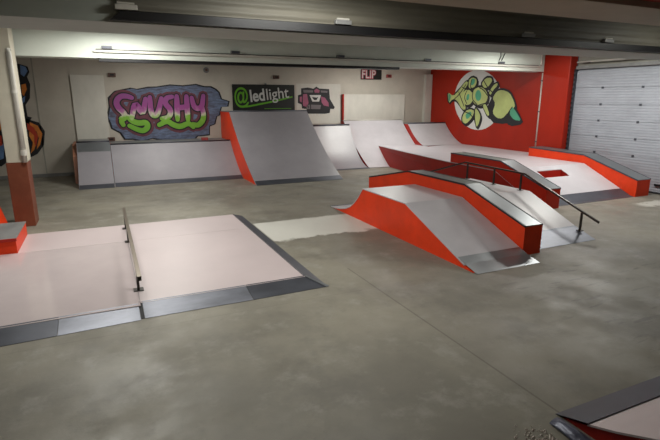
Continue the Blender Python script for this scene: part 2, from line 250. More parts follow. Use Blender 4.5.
# beams across the hall
b = MB().box(XL, 14.84, 13.5, 14.1, 3.74, 4.49).build('trim_1', 'beam'); struct(b)
b = MB().box(XL, 15.0, 7.02, 8.2, 3.72, 4.49).build('trim_2', 'beam2'); struct(b)
cl = MB().box(.32, 14.95, 6.97, 7.018, 3.86, 4.47).build('board_cladding', 'planks', b)
MB().prism([(.22, 3.735), (14.95, 3.735), (14.95, 3.85), (.36, 3.85)], 6.94, 7.018, 'Y').build('bottom_rail', 'black', b)
b = MB().box(XL, 15.0, 3.6, 4.4, 3.72, 4.49).build('trim_3', 'tan'); struct(b)
b = MB().box(XL, 15.0, 3.35, 3.59, 3.78, 4.49).build('trim_4', 'red_dark'); struct(b)
struct(bx('baseboard_back', 'grey_top', None, XL, -1.0, YB - .03, YB - .001, 0, .12))
# wood header over the back wall and pilaster at the red wall
struct(bx('trim_5', 'wall', None, 9.6, 14.83, YB - .12, YB - .001, 4.14, 4.3))
struct(bx('trim_6', 'board', None, 14.45, 14.83, YB - .18, YB - .001, 0, 3.92))

# garage door ------------------------------------------------------
d = MB().box(15.04, 15.06, 5.62, 12.33, .0, 3.75).build('door_1', 'door'); struct(d)
zs = [.05, .53, 1.05, 1.57, 2.09, 2.61, 3.14, 3.70]
for a, c in zip(zs, zs[1:]):
    MB().box(14.985, 15.038, 5.66, 12.3, a + .003, c - .003).build('door_panel', 'door', d, bevel=.004)
for z in zs[1:-1]:
    for y in (11.27, 9.93, 8.6, 7.2):
        MB().box(14.965, 14.985, y - .035, y + .035, z - .03, z + .03).build('hinge', 'steel_dark', d)
MB().box(14.965, 15.03, 5.66, 12.3, 0, .045).build('bottom_seal', 'rubber', d)
MB().box(14.94, 14.984, 8.75, 9.12, .24, .30).build('door_handle', 'black', d)
t = MB().box(14.9, 15.03, 12.302, 12.35, 0, 3.75).build('edge_track', 'steel_dark', d)
b = MB()
for k in range(24): b.box(14.885, 14.9, 12.29, 12.35, .12 + k * .155, .2 + k * .155)
b.build('edge_brush', 'rubber', d)
t = bx('trim_7', 'grey_top', None, 14.9, 15.04, 5.6, 12.3, 3.76, 3.86); struct(t)
struct(bx('wall_right_header', 'side', None, 15.05, 16, 5.6, 12.35, 3.76, ZC))
g = root('overhead_door_conduit', (14.8, 9, 3.95), 'pale conduit running above the ribbed garage door with one small white lamp', 'conduit')
MB().tube([(14.8, 12.2, 3.98), (14.8, 5.7, 3.98)], .025).build('conduit', 'pipe', g, smooth=True)
for y in (11.9, 7.): MB().box(14.82, 15.049, y, y + .04, 3.95, 4.01).build('bracket', 'black', g)
MB().tube([(14.77, 9.95, 3.99), (14.71, 9.95, 3.99)], .04).build('small_lamp', 'tube', g)

# red pillar at the right wall
g = root('red_pillar', (14.95, 12.95, 0), 'red painted square pillar standing between the graffiti wall and the garage door', 'pillar')
MB().box(14.68, 15.03, 12.36, 13.49, 0, 4.49).build('shaft', 'red_wall', g, bevel=.03)
bx('base_band', 'red_dark', g, 14.67, 15.03, 12.355, 13.495, 0, .12)
g = root('wall_pipe', (14.78, 13.56, 0), 'thin pale vertical pipe running up the red wall beside the red pillar', 'pipe')
MB().tube([(14.77, 13.56, .8), (14.77, 13.56, 3.7)], .045).build('pipe', 'pipe', g, smooth=True)
for z in (1.2, 2.3, 3.4): MB().box(14.72, 14.849, 13.51, 13.61, z, z + .04).build('pipe_clip', 'steel_dark', g)

# pillar at the left
g = root('concrete_pillar', (-1.79, 12.8, 0), 'cream square pillar with brown painted lower part at the left', 'pillar')
MB().box(-1.95, -1.56, 12.5, 13.1, 1.44, 4.49).build('shaft', 'cream', g, bevel=.012)
MB().box(-1.97, -1.575, 12.49, 13.11, 0, 1.438).build('painted_base', 'brown', g, bevel=.012)
g = root('drain_pipe', (-1.60, 12.42, 1.44), 'pale vertical drain pipe fixed to the front of the cream pillar', 'pipe')
MB().tube([(-1.60, 12.42, 1.45), (-1.60, 12.42, 3.72), (-1.60, 12.46, 3.78)], .055, 14).build('pipe', 'pipe', g, smooth=True)
b = MB(); b.tube([(-1.60, 12.42, 1.6), (-1.60, 12.42, 1.72)], .068, 14); b.build('coupling', 'pipe', g)
b = MB(); b.tube([(-1.60, 12.42, 2.9), (-1.60, 12.42, 2.96)], .066, 14); b.build('coupling', 'pipe', g)

# ------------------------------------------------------------------ lamps and cable tray
def tray():
    g = root('cable_tray', (7, 13.46, 3.86), 'long thin cable tray along the pale beam above the ramps', 'cable tray')
    MB().prism([(13.44, 3.87), (13.50, 3.87), (13.50, 3.885), (13.448, 3.885), (13.448, 3.925), (13.44, 3.925)], .0, 14.5).build('tray', 'pipe', g)
    MB().tube([(.05, 13.46, 3.935), (14.4, 13.46, 3.935)], .012).build('cable', 'black', g)
tray()
where = {.30: 'above the left end of the big colourful graffiti', 3.42: 'above the black banner', 6.53: 'above the robot face graffiti', 9.6: 'beside the back wall corner', 12.66: 'above the red graffiti wall'}
for x, wl in where.items():
    g = root('junction_box', (x, 13.47, 3.94), 'small grey box on the pale beam, ' + wl, 'junction box', 'junction boxes on the cable tray')
    MB().box(x - .12, x + .12, 13.42, 13.499, 3.95, 4.02).build('housing', 'grey_top', g, bevel=.006)
    MB().box(x - .10, x + .10, 13.412, 13.419, 3.96, 4.01).build('cover', 'steel_dark', g)
g = root('hanging_cable_bundle', (12.55, 13.45, 4.1), 'thin dark cables hanging down the pale beam above the red graffiti wall', 'cable')
MB().tube([(12.6, 13.48, 4.4), (12.62, 13.47, 4.2), (12.55, 13.47, 4.05)], .014, 6).build('cable', 'black', g)
MB().tube([(12.8, 13.48, 4.3), (12.72, 13.47, 4.16), (12.66, 13.47, 4.05)], .014, 6).build('cable', 'black', g)
g = root('vertical_conduit', (14.5, 13.46, 4.0), 'short white vertical conduit at the right end of the pale beam', 'conduit')
MB().tube([(14.5, 13.46, 3.95), (14.5, 13.46, 4.45)], .04).build('pipe', 'board', g, smooth=True)
bar = bx('shadow_gap_bar', 'black', None, .1, 8.6, 13.52, 13.8, 3.665, 3.739); tag(bar, 'long flat black bar added as the shadow gap under the pale beam', 'shadow bar')  # black bar stands in for the dark shadow gap under the beam

for x, wl in ((.42, 'at the left end of the black rail, coloured paler as if lit'), (3.4, 'on the black rail above the black banner'), (7.1, 'on the black rail above the graffiti on the red wall'), (9.2, 'on the black rail above the garage door')):
    g = root('junction_box', (x, 6.9, 3.87), 'small metal box ' + wl, 'junction box', 'junction boxes on the front beam')
    MB().box(x - .13, x + .13, 6.9, 6.967, 3.86, 3.92).build('housing', 'pipe' if x < 1 else 'grey_top', g, bevel=.006)  # left end box takes a paler material, its lit look put into colour
    MB().tube([(x - .1, 6.93, 3.935), (x + .1, 6.93, 3.935)], .014).build('conduit_stub', 'pipe', g)

def lamp(x, y, power, label, size=1.4, rot=0, z=4.36, col=(1., .985, .92)):
    g = root('ceiling_lamp', (x, y, z), label, 'lamp', 'fluorescent ceiling lamps')
    hx, hy = (size / 2, .11)
    MB().box(x - hx, x + hx, y - hy, y + hy, z + .04, ZC - .002).build('housing', 'board', g)
    for dy in (-.05, .05):
        MB().tube([(x - hx + .05, y + dy, z + .015), (x + hx - .05, y + dy, z + .015)], .018, 8).build('tube', 'tube', g)
    ld = bpy.data.lights.new('lamp_light', 'AREA'); ld.shape = 'RECTANGLE'; ld.size = size; ld.size_y = .2; ld.energy = power; ld.color = col
    lo = bpy.data.objects.new('lamp_light', ld); COL.objects.link(lo); lo.location = (0, 0, -.03); lo.parent = g
LAMPS = [
 (.6, 12.3, 150, 'ceiling lamp tubes close to the pale beam, above the far edge of the low platform'),
 (12.4, 12.2, 110, 'ceiling lamp tubes close to the pale beam, near the red pillar'),
 (-.2, 9.2, 170, 'ceiling lamp tubes hidden behind the front beam, above the low platform'),
 (12.3, 9.0, 215, 'ceiling lamp tubes hidden behind the front beam, above the farthest ledge'),
 (2.0, 17.4, 150, 'ceiling lamp tubes behind the pale beam, above the long low bank ramp'),
 (10.8, 17.6, 200, 'ceiling lamp tubes behind the pale beam, above the white backboard'),
 (2.6, 5.8, 135, 'added unseen fill lamp tubes in the front bay, above the near edge of the low platform'),  # added front fill that brightens the bank and the floor
 (10.5, 5.8, 35, 'added unseen fill lamp tubes in the front bay, above the open floor at the right'),  # added weak fill for the right of the front bay
]
for a in LAMPS: lamp(*a)

# ------------------------------------------------------------------ back wall: boards, boxes, paintings
bx_ = bx('wall_board', 'board', None, -.86, .24, 20.44, 20.498, 1.30, 3.62); tag(bx_, 'tall white board on the wall behind the left end of the long bank ramp', 'board')
struct(bx('trim_8', 'side', None, -2.02, -1.98, 20.49, 20.4995, .13, 4.2))
g = root('backboard', (11.6, 20.4, 1.9), 'wide white backboard standing behind the tall white quarter pipe', 'board')
bx('board_sheet', 'board', g, 10.06, 13.3, 20.36, 20.42, .002, 2.98)
bx('edge_strip', 'red_dark', g, 9.99, 10.055, 20.34, 20.46, .002, 2.98)
for x, z, m, l in ((.53, 3.64, 'box', 'small brown box on the wall above the left end of the big graffiti'), (6.9, 3.67, 'box', 'small dark box on the wall above the black banner'),
                   (12.44, 3.81, 'redbox', 'small red box on the wall right of the pink lettered sign'), (.28, 1.30, 'box', 'small brown box on the wall just above the coping of the long bank ramp')):
    g = root('wall_box', (x, 20.46, z), l, 'box', 'small boxes on the back wall')
    MB().box(x - .13, x + .13, 20.41, 20.498, z - .07, z + .07).build('housing', m, g, bevel=.01)
    MB().box(x - .07, x + .07, 20.402, 20.409, z - .03, z + .03).build('face', 'black', g)
g = root('round_wall_fitting', (3.99, 20.45, 3.89), 'small round dark fitting high on the wall left of the black banner', 'fitting')
MB().tube([(3.99, 20.499, 3.89), (3.99, 20.42, 3.89)], .11, 16).build('disc', 'grey_top', g)
MB().tube([(3.99, 20.418, 3.89), (3.99, 20.39, 3.89)], .05, 12).build('hub', 'box', g)

def poly(pts, d0, th, name, m, parent, ax):
    """flat painted shape: pts in the wall plane; ax 'Y' back wall, 'X' right wall"""
    b = MB()
    if ax == 'Y': b.prism(pts, d0, d0 + th, 'Y')
    else: b.prism(pts, d0, d0 + th, 'X')
    return b.build(name, m, parent)
def strokes(lines, w, d0, th, name, m, parent, ax='Y', k=8):
    b = MB()
    for ln in lines:
        # smooth the polyline
        P = [Vector(p) for p in ln]
        for _ in range(2):
            Q = [P[0]]
            for a, c in zip(P, P[1:]): Q += [a.lerp(c, .25), a.lerp(c, .75)]
            Q.append(P[-1]); P = Q
        left, right = [], []
        for i, p in enumerate(P):
            dd = (P[min(i + 1, len(P) - 1)] - P[max(i - 1, 0)]).normalized(); n = Vector((-dd.y, dd.x))
            e = .75 + .25 * math.sin(math.pi * i / (len(P) - 1))
            left.append(p + n * w * e); right.append(p - n * w * e)
        for i in range(len(P) - 1):
            b.prism([left[i], left[i + 1], right[i + 1], right[i]], d0 - random.uniform(0, .0012), d0 + th, ax)
        for e in (P[0], P[-1]):
            b.prism([(e[0] + w * .8 * math.cos(t * math.pi / 4), e[1] + w * .8 * math.sin(t * math.pi / 4)) for t in range(8)], d0 - .0014 - random.uniform(0, .0006), d0 + th, ax)
    return b.build(name, m, parent)
def spread(pts, f):
    cx = sum(p[0] for p in pts) / len(pts); cy = sum(p[1] for p in pts) / len(pts)
    return [(cx + (p[0] - cx) * f, cy + (p[1] - cy) * (f + (f - 1) * .6)) for p in pts]

g = root('graffiti_mural', (2.6, 20.49, 1.2), 'big spray painted graffiti with purple and green letters on a slate blue cloud', 'graffiti')
poly(spread(ART['cloud'], 1.03), 20.492, .0075, 'outline', 'p_black', g, 'Y')
poly(ART['cloud'], 20.487, .004, 'cloud', 'p_blue', g, 'Y')
strokes(ART['tagstrokes'], .25, 20.481, .005, 'letter_shadow', 'p_maroon', g)
strokes(ART['tagstrokes'], .155, 20.475, .005, 'letter_outline', 'p_black', g)
strokes(ART['tagstrokes'], .105, 20.466, .005, 'lettering', 'letters', g)

g = root('robot_graffiti', (8.9, 20.49, 2.0), 'black and pink spray painted robot face with a long nose on the back wall', 'graffiti')
bx('pale_panel', 'board', g, 7.82, 9.95, 20.493, 20.4995, 1.7, 3.42)
poly(ART['robot'], 20.488, .005, 'head', 'p_black', g, 'Y')
for i, (k, nm, dz) in enumerate((('pink', 'pink_face_patch', .004), ('grey', 'grey_face_patch', .004), ('white', 'white_mark', .004), ('black', 'pupil', .004))):
    for q in ART['robotbits'][k]: poly(q, 20.483 - (.005 if k == 'black' else 0), .004, nm, 'p_' + k, g, 'Y')

g = root('circle_graffiti', (14.85, 17, 1.5), 'pale green spray painted letters over a white disc on the red wall', 'graffiti')
poly(ART['circle'], 14.842, .007, 'disc', 'p_white', g, 'X')
def grow(pts, d):
    cx = sum(p[0] for p in pts) / len(pts); cy = sum(p[1] for p in pts) / len(pts); out = []
    for p in pts:
        v = Vector((p[0] - cx, p[1] - cy)); v = v * (1 + d / max(v.length, .05)); out.append((cx + v.x, cy + v.y))
    return out
for q in ART['greenbits']['black']: poly(q, 14.8365, .005, 'black_shadow', 'p_black', g, 'X')
def chaikin(pts, n=2):
    for _ in range(n):
        o = []
        for i in range(len(pts)):
            a, c = Vector(pts[i]), Vector(pts[(i + 1) % len(pts)])
            o += [tuple(a.lerp(c, .22)), tuple(a.lerp(c, .78))]
        pts = o
    return pts
ART['greenbits'] = {k: [chaikin(q, 1) if len(q) < 20 else q for q in v] for k, v in ART['greenbits'].items()}
for i, q in enumerate(ART['greenbits']['lime'] + ART['greenbits']['tail'][:1]):
    poly([(a - .08, c - .08) for a, c in grow(q, .05)], 14.8345 - i * .0001, .002, 'letter_shadow', 'p_black', g, 'X')
    poly(grow(q, .085), 14.832 - i * .0001, .002, 'letter_outline', 'p_black', g, 'X')
for i, q in enumerate(ART['greenbits']['lime']): poly(q, 14.8285 - i * .0001, .002, 'letter', 'p_lime', g, 'X')
for ln in ART['greenlines']: strokes([ln], .022, 14.8215, .002, 'letter_line', 'p_black', g, 'X')
for q in ART['greenbits']['teal']: poly(q, 14.825, .002, 'teal_fill', 'p_teal', g, 'X')

g = root('swirl_graffiti', (-2.6, 20.49, .6), 'dark graffiti with orange and red swirls behind the cream pillar', 'graffiti')
for q in ART['swirl']['black']: poly(q, 20.490, .0095, 'dark_shape', 'p_black', g, 'Y')
for k in ('orange', 'red', 'blue'):
    for q in ART['swirl'][k]: poly(q, 20.484 - (.005 if k == 'red' else 0), .004, k + '_swirl', {'orange': 'p_orange', 'red': 'p_red', 'blue': 'p_bluel'}[k], g, 'Y')

def text(body, size, loc, rot, name, m, parent, bold=.0, ext=.004, wide=1., shear=0.):
    c = bpy.data.curves.new(name, 'FONT'); c.body = body; c.size = size; c.extrude = ext; c.offset = bold; c.shear = shear
    c.align_x = 'LEFT'
    t = bpy.data.objects.new(name, c); COL.objects.link(t)
    dg = bpy.context.evaluated_depsgraph_get(); me = bpy.data.meshes.new_from_object(t.evaluated_get(dg))
    bpy.data.objects.remove(t)
    me.materials.clear(); me.materials.append(M[m])
    o = bpy.data.objects.new(name, me); COL.objects.link(o); o.parent = parent
    o.location = Vector(loc) - OFF[parent]; o.rotation_euler = rot; o.scale = (wide, 1, 1); return o
H = math.pi / 2
g = root('banner', (6.36, 20.46, 2.25), 'black banner reading @ledlight in green and white letters', 'banner')
bx('cloth', 'sign', g, 5.0, 7.72, 20.46, 20.48, 2.25, 3.36)
text('@', .85, (5.08, 20.452, 2.58), (H, -.10, 0), 'at_sign', 's_green', g, bold=.012, wide=.72)
text('led', .68, (5.74, 20.452, 2.66), (H, -.10, 0), 'lettering', 's_white', g, bold=.016, wide=.82)
text('light', .66, (6.44, 20.452, 2.73), (H, -.10, 0), 'lettering', 's_white', g, bold=.004, wide=.92)
strokes([[(5.25, 2.50), (5.45, 2.44), (6.1, 2.55), (6.9, 2.70), (7.6, 2.86)]], .035, 20.450, .006, 'underline_swoosh', 's_green', g)
MB().box(6.35, 7.55, 20.453, 20.459, 2.365, 2.385).build('small_print', 's_green', g)
b = MB(); b.box(6.4, 6.46, 20.44, 20.499, 3.36, 3.42); b.build('hook', 'steel', g)

g = root('lettered_sign', (11.5, 20.46, 3.62), 'small black sign reading FLIP in white and pink block letters', 'sign')
bx('sign_panel', 'sign', g, 10.96, 12.05, 20.46, 20.48, 3.64, 4.1)
M['s_pink'] = mat('sign_pink', (.55, .08, .12), .5)
text('FLIP', .50, (10.99, 20.455, 3.70), (H, 0, 0), 'letter_outline', 's_pink', g, bold=.03, ext=.002, wide=.86)
text('FLIP', .50, (10.99, 20.450, 3.70), (H, 0, 0), 'lettering', 's_white', g, bold=.002, ext=.002, wide=.86)

# ------------------------------------------------------------------ ramps
def quarter(name, label, x0, x1, toe, a, c, smax, skew=0., base=0., deck_y=20.43, skin='skate', body='red', cop='steel_dark', z0=0., toe_plate=.22, deck='grey_top', x0f=None, copr=.03):
    """curved ramp: z = a*s + c*s*s over run s behind the toe"""
    xa = x0f or x0
    g = root(name, ((x0 + x1) / 2, (toe + deck_y) / 2, 0), label, 'ramp')
    n = 20; pts = [(toe + smax * i / n, base + a * smax * i / n + c * (smax * i / n) ** 2) for i in range(n + 1)]
    pts = [p for p in pts if p[1] >= z0 - 1e-6]
    top = pts[-1][1]; lipy = pts[-1][0]
    prof = low(pts, .022) + [(deck_y, top - .022), (deck_y, 0.001)]
    prof = [(y, max(z, .001)) for y, z in prof]
    if base > 0: prof = prof + [(toe, .001)]
    if prof[0][1] < .02: prof = [(pts[0][0] + .05, .001)] + prof[1:]
    MB().prism(prof, xa, x1).build('body', body, g)
    sk = [(y, z + .001) for y, z in pts]
    if base <= 0: sk[0] = (sk[0][0], .022)
    MB().sheet(sk, x0 - .012, x1 + .012 if x1 < 14 else x1, .02).build('ramp_surface', skin, g, smooth=False)
    if toe_plate:
        tp = [(toe - .06, .006), (toe + .02, .031), (toe + toe_plate, a * toe_plate + .012)]
        MB().sheet(tp, x0 + .0, x1, .004).build('toe_plate', 'steel_dark' if skin != 'x' else 'steel', g)
    MB().box(x0, x1, lipy + .02, deck_y - .005, top - .02, top + .002).build('deck', deck, g)
    MB().tube([(x0 - .01, lipy + .01, top + .012), (x1 + .005, lipy + .01, top + .012)], copr, 10).build('coping', cop, g, smooth=True)
    if skew:
        for o in g.children:
            for v in o.data.vertices:
                v.co.y += skew * min(1, max(0, (v.co.x + OFF[o].x - x0) / (x1 - x0)))
    return g, top, lipy
q1, t1, l1 = quarter('bank_ramp', 'long low grey bank ramp with dark coping under the big colourful graffiti', .22, 4.44, 17.15, .40, .17, 1.75, skin='skate_grey')
M_ = q1
# raised left section
q1b, t1b, l1b = quarter('bank_ramp', 'short low bank ramp with a metal sheet along its top, left of the long one', -.84, .18, 17.1, .40, .165, 1.87, skin='skate_grey')
s0 = 1.87
pp = [(17.1 + s, .40 * s + .165 * s * s + .006) for s in (1.56, 1.66, 1.76, 1.85)]
MB().sheet(pp, -.83, .20, .004).build('metal_sheet', 'steel', q1b)
M['plywood'] = mat('brown_plywood', (.30, .13, .075), .6, var=.2, scale=2)
MB().prism([(18.35, .002), (20.42, .002), (20.42, 1.26), (19.2, 1.26), (18.6, .9)], -.99, -.856).build('side_panel', 'plywood', q1b)
MB().box(3.38, 3.62, 18.93, 19.05, t1 + .003, t1 + .14).build('grip_block', 'redbox', q1)
q2, t2, l2 = quarter('tall_quarter_pipe', 'tallest grey quarter pipe with orange side below the black banner', 4.46, 7.62, 15.5, .47, .065, 3.35, skin='skate_grey')
q3, t3, l3 = quarter('low_quarter_pipe', 'grey quarter pipe between the tallest ramp and the white quarter pipe', 7.65, 9.87, 17.55, .02, .45, 1.9, skin='skate_grey', copr=.04)
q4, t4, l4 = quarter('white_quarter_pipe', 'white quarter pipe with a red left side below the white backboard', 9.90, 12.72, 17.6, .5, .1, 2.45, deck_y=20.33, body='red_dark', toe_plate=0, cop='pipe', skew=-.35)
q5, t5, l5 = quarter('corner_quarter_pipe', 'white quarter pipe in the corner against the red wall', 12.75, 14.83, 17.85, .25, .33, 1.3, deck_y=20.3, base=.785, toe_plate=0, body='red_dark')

# wide platform running forward from the quarter pipes (left edge slightly oblique)
PL = lambda p: 10.22 + .12 * max(0, p[0] - 12.8)
zP = .78
g = root('wide_platform', (12.5, 13.5, 0), 'wide white topped platform with shade-darkened red side and a sloping front bank', 'platform')
def bank(y): return zP * (y - 9.08) / (10.8 - 9.08)
HX0, HX1, HY0, HY1 = 11.66, 12.69, 10.26, 10.60
full = [(9.1, .022), (10.8, zP), (17.9, zP)]
# body split around the hole
def platbody(x0, x1, pts): return MB().prism(low(pts, .021) + [(pts[-1][0], .001)], x0, x1)
b = MB()
def strip(b, x0, x1, pts): b.prism([(y, max(z - .022, .001)) for y, z in pts] + [(pts[-1][0], .001), (pts[0][0], .0005)], x0, x1)
QC = [(17.6 + k * .13, max(.002, .5 * k * .13 + .1 * (k * .13) ** 2 - .03)) for k in range(10)]      # the platform's back follows the quarter pipe
def strip_q(b, x0, x1, pts): b.prism([(y, max(z - .022, .001)) for y, z in pts] + [(17.6 + 1.26, zP - .022)] + QC[::-1] + [(pts[0][0], .0005)], x0, x1)
strip_q(b, PL, HX0, [(9.12, .03), (10.8, zP)])
strip_q(b, HX1, 12.74, [(9.12, .03), (10.8, zP)])
strip(b, 12.741, 13.93, [(9.12, .03), (10.8, zP), (17.84, zP)])
strip(b, HX0 + .0005, HX1 - .0005, [(9.12, .03), (HY0, bank(HY0))])
strip_q(b, HX0 + .0005, HX1 - .0005, [(HY1, bank(HY1)), (10.8, zP)])
strip(b, 13.931, 14.65, [(13.15, zP), (17.84, zP)])
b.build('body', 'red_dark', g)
b = MB()
b.sheet([(9.45, bank(9.45)), (10.8, zP), (13.0, zP), (15.5, zP), (18.87, zP)], PL, HX0, .02)
b.sheet([(9.45, bank(9.45)), (10.8, zP), (18.87, zP)], HX1, 12.74, .02)
b.sheet([(9.45, bank(9.45)), (10.8, zP), (17.86, zP)], 12.74, 13.94, .02)
b.sheet([(9.45, bank(9.45)), (HY0, bank(HY0))], HX0, HX1, .02)
b.sheet([(HY1, bank(HY1)), (10.8, zP), (18.87, zP)], HX0, HX1, .02)
b.sheet([(13.14, zP), (17.86, zP)], 13.94, 14.66, .02)
b.sheet([(13.63, zP), (17.86, zP)], 14.66, 14.84, .02)
b.build('riding_surface', 'skate', g)
MB().sheet([(9.02, .005), (9.12, .022), (9.47, bank(9.47) + .005)], 10.9, 13.93, .004).build('toe_plate', 'steel_dark', g)
pitp = [(HY0, .01), (HY1, .01), (HY1, bank(HY1) - .023), (HY0, bank(HY0) - .023)]
MB().prism(pitp, HX0 - .03, HX0 - .0005).build('pit_wall', 'red', g)
MB().prism(pitp, HX1 + .0005, HX1 + .03).build('pit_wall', 'red', g)
MB().box(HX0, HX1, HY1 + .0005, HY1 + .03, .01, bank(HY1) - .023).build('pit_wall', 'red', g)
MB().box(HX0 + .002, HX1 - .002, HY0 + .002, HY1 - .002, .002, .20).build('pit_floor', 'red_mid', g)

for o in g.children:
    for v in o.data.vertices:
        X_, Y_ = v.co.x + OFF[o].x, v.co.y + OFF[o].y
        if Y_ > 17.5 and X_ < 12.745: v.co.y -= .35 * max(0, (X_ - 9.9) / 2.82)
def ledge(name, label, x0, x1, top, base=0.001, topm='steel', th=.02, edge=True, back=None):
    g = root(name, ((x0 + x1) / 2, (top[0][0] + top[-1][0]) / 2, 0), label, 'ledge')
    prof = low(top, th + .001)
    if callable(base): bot = [(y, base(y)) for y in base_pts]
    else: bot = [(top[-1][0], base), (top[0][0], base)]
    MB().prism(prof + bot, x0, x1).build('body', 'red', g)
    MB().sheet(top, x0 + .025, x1 - .025, th).build('top_plate', topm, g)
    for a in (x0 - .006, x1 - .024):
        MB().sheet([(y, z + .006) for y, z in top], a, a + .030, .035).build('edge_angle', 'black' if edge else topm, g)
    return g
# fun box, left lane
g = root('fun_box', (6.05, 8.6, 0), 'pale fun box with bright orange side, flat top and long bank', 'ramp')
cur = [(11.5, .022), (11.2, .04), (10.95, .075), (10.65, .14), (10.41, .23), (10.2, .36), (10.02, .51), (9.88, .66), (9.77, .78)]
surf = cur + [(8.0, .78), (6.15, .075)]
MB().prism([(y, max(z - .021, .001)) for y, z in surf] + [(5.92, .001)], 5.33, 6.745).build('body', 'red', g)
MB().sheet(surf, 5.32, 6.75, .02).build('riding_surface', 'skate', g)
MB().sheet([(6.34, .153), (6.15, .081), (5.84, .006)], 5.34, 6.74, .004).build('toe_plate', 'steel', g)
MB().sheet([(11.62, .005), (11.45, .03)], 5.34, 6.74, .004).build('toe_plate', 'steel_dark', g)
b = MB(); b.sheet([(8.05, .789), (7.93, .756)], 5.34, 6.74, .002)
l1 = ledge('grind_ledge', 'nearest long red ledge with black edged shiny metal top beside the pale fun box', 6.765, 7.2, [(12.05, .64), (10.1, 1.06), (7.98, 1.06), (6.27, .56)], topm='steel')
# rail lane
g = root('bank_ramp', (8.05, 9, 0), 'narrow white bank with a handrail between the two long red ledges', 'ramp')
zl = .70
surf = [(12.6, .03), (11.2, .35), (10.3, zl), (8.25, zl), (6.9, .155)]
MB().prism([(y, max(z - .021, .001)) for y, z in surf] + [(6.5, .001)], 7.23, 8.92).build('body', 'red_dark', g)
MB().sheet(surf, 7.225, 8.93, .02).build('riding_surface', 'skate', g)
MB().sheet([(6.95, .18), (6.9, .16), (6.42, .006)], 7.24, 8.92, .004).build('toe_plate', 'plate', g)
g = root('handrail', (8.8, 9, .7), 'thin dark handrail sloping over the narrow white bank between red ledges', 'rail')
rp = [(8.8, 12.3, .58), (8.8, 10.4, 1.15), (8.8, 8.3, 1.12), (8.8, 6.32, .42)]
MB().flatbar(rp, .038, .04).build('bar', 'rail', g)
def rz(y):
    for (x, a, za), (_, c, zc) in zip(rp, rp[1:]):
        if c <= y <= a: return za + (zc - za) * (a - y) / (a - c)
def lz(y):
    for (a, za), (c, zc) in zip(surf, surf[1:]):
        if c <= y <= a: return za + (zc - za) * (a - y) / (a - c)
    return .118
for y in (10.3, 9.3, 8.42, 6.72):
    p = MB().box(8.782, 8.818, y - .018, y + .018, lz(y) + .008, rz(y) - .045).build('post', 'rail', g)
    MB().box(8.75, 8.85, y - .05, y + .05, lz(y) - (0.0 if y > 8.3 else -.012) , lz(y) + (.008 if y > 8.3 else .03)).build('foot_plate', 'rail', p, off=OFF[g])
# middle ledge on the platform's left edge
g = root('grind_ledge', (10.45, 10.8, 0), 'middle long red ledge with grey top on the left edge of the wide platform', 'ledge')
top = [(12.78, 1.09), (10.55, 1.08), (8.86, .54)]
MB().prism(low(top, .022) + [(8.86, .001), (12.78, .001)], 9.98, 10.2).build('body', 'red', g)
bpy.data.objects.remove([o for o in g.children if o.name.startswith('body')][0])
MB().prism(low(top, .022) + [(8.86, .001), (9.06, .001), (10.8, .795), (12.78, .795)], 10.19, 10.68).build('body', 'red_mid', g)
MB().sheet(top, 10.2, 10.67, .02).build('top_plate', 'steel', g)
for a in (10.182, 10.665): MB().sheet([(y, z + .006) for y, z in top], a, a + .025, .035).build('edge_angle', 'steel_dark', g)
# right ledge by the garage door
g = root('grind_ledge', (14.25, 11, 0), 'farthest right red ledge with grey top along the garage door', 'ledge')
top = [(13.12, 1.10), (10.85, 1.05), (9.0, .5)]
MB().prism(low(top, .022) + [(9.0, .001), (13.12, .001)], 13.96, 14.55).build('body', 'red', g)
MB().sheet(top, 13.97, 14.54, .02).build('top_plate', 'steel', g)
for a in (13.952, 14.535): MB().sheet([(y, z + .006) for y, z in top], a, a + .025, .035).build('edge_angle', 'steel_dark', g)

# ------------------------------------------------------------------ low platform at the left
g = root('low_platform', (0, 9, 0), 'low wide pinkish platform with sloping metal edges on the left of the floor', 'platform')
zp = .07
b = MB().box(-4.2, 2.68, 6.80, 11.44, .001, zp - .012).build('body', 'grey_top', g)
MB().box(-2.3, .235, 6.66, 10.04, zp - .011, zp).build('deck_panel', 'skate_gloss', g)
MB().box(-4.2, -2.306, 6.66, 10.04, zp - .011, zp).build('deck_panel', 'skate_pink', g)
MB().box(.241, 2.68, 6.76, 10.04, zp - .011, zp).build('deck_panel', 'skate_pink', g)
MB().box(-4.2, .235, 10.046, 11.44, zp - .011, zp).build('deck_panel', 'skate_pink', g)
MB().box(.241, 2.68, 10.046, 11.44, zp - .011, zp).build('deck_panel', 'skate_pink', g)
def quadplate(P, th, nm, m):
    b = MB(); A = [b.bm.verts.new(p) for p in P]; B = [b.bm.verts.new((p[0], p[1], max(p[2] - th, .0005))) for p in P]
    b.bm.faces.new(A); b.bm.faces.new(B[::-1])
    for i in range(len(P)): b.bm.faces.new((A[i], B[i], B[(i + 1) % len(P)], A[(i + 1) % len(P)]))
    return b.build(nm, m, g)
quadplate([(.262, 6.36, .006), (.262, 6.80, zp + .004), (1.72, 6.80, zp + .004), (1.72, 6.36, .006)], .004, 'front_edge_plate', 'plate')
quadplate([(1.725, 6.36, .006), (1.725, 6.80, zp + .004), (2.66, 6.80, zp + .004), (2.88, 6.38, .006)], .004, 'front_edge_plate', 'steel_dark')
quadplate([(-4.2, 6.16, .006), (-4.2, 6.66, zp + .004), (-.75, 6.72, zp + .004), (-.75, 6.29, .006)], .004, 'front_edge_plate', 'steel_dark')
quadplate([(-.745, 6.29, .006), (-.745, 6.72, zp + .004), (.21, 6.74, zp + .004), (.21, 6.33, .006)], .004, 'front_edge_plate', 'plate')
quadplate([(.214, 6.36, .003), (.214, 6.80, zp + .001), (.258, 6.80, zp + .001), (.258, 6.36, .003)], .003, 'dark_strip', 'rubber')  # narrow dark strip between the front plates, in line with the rail
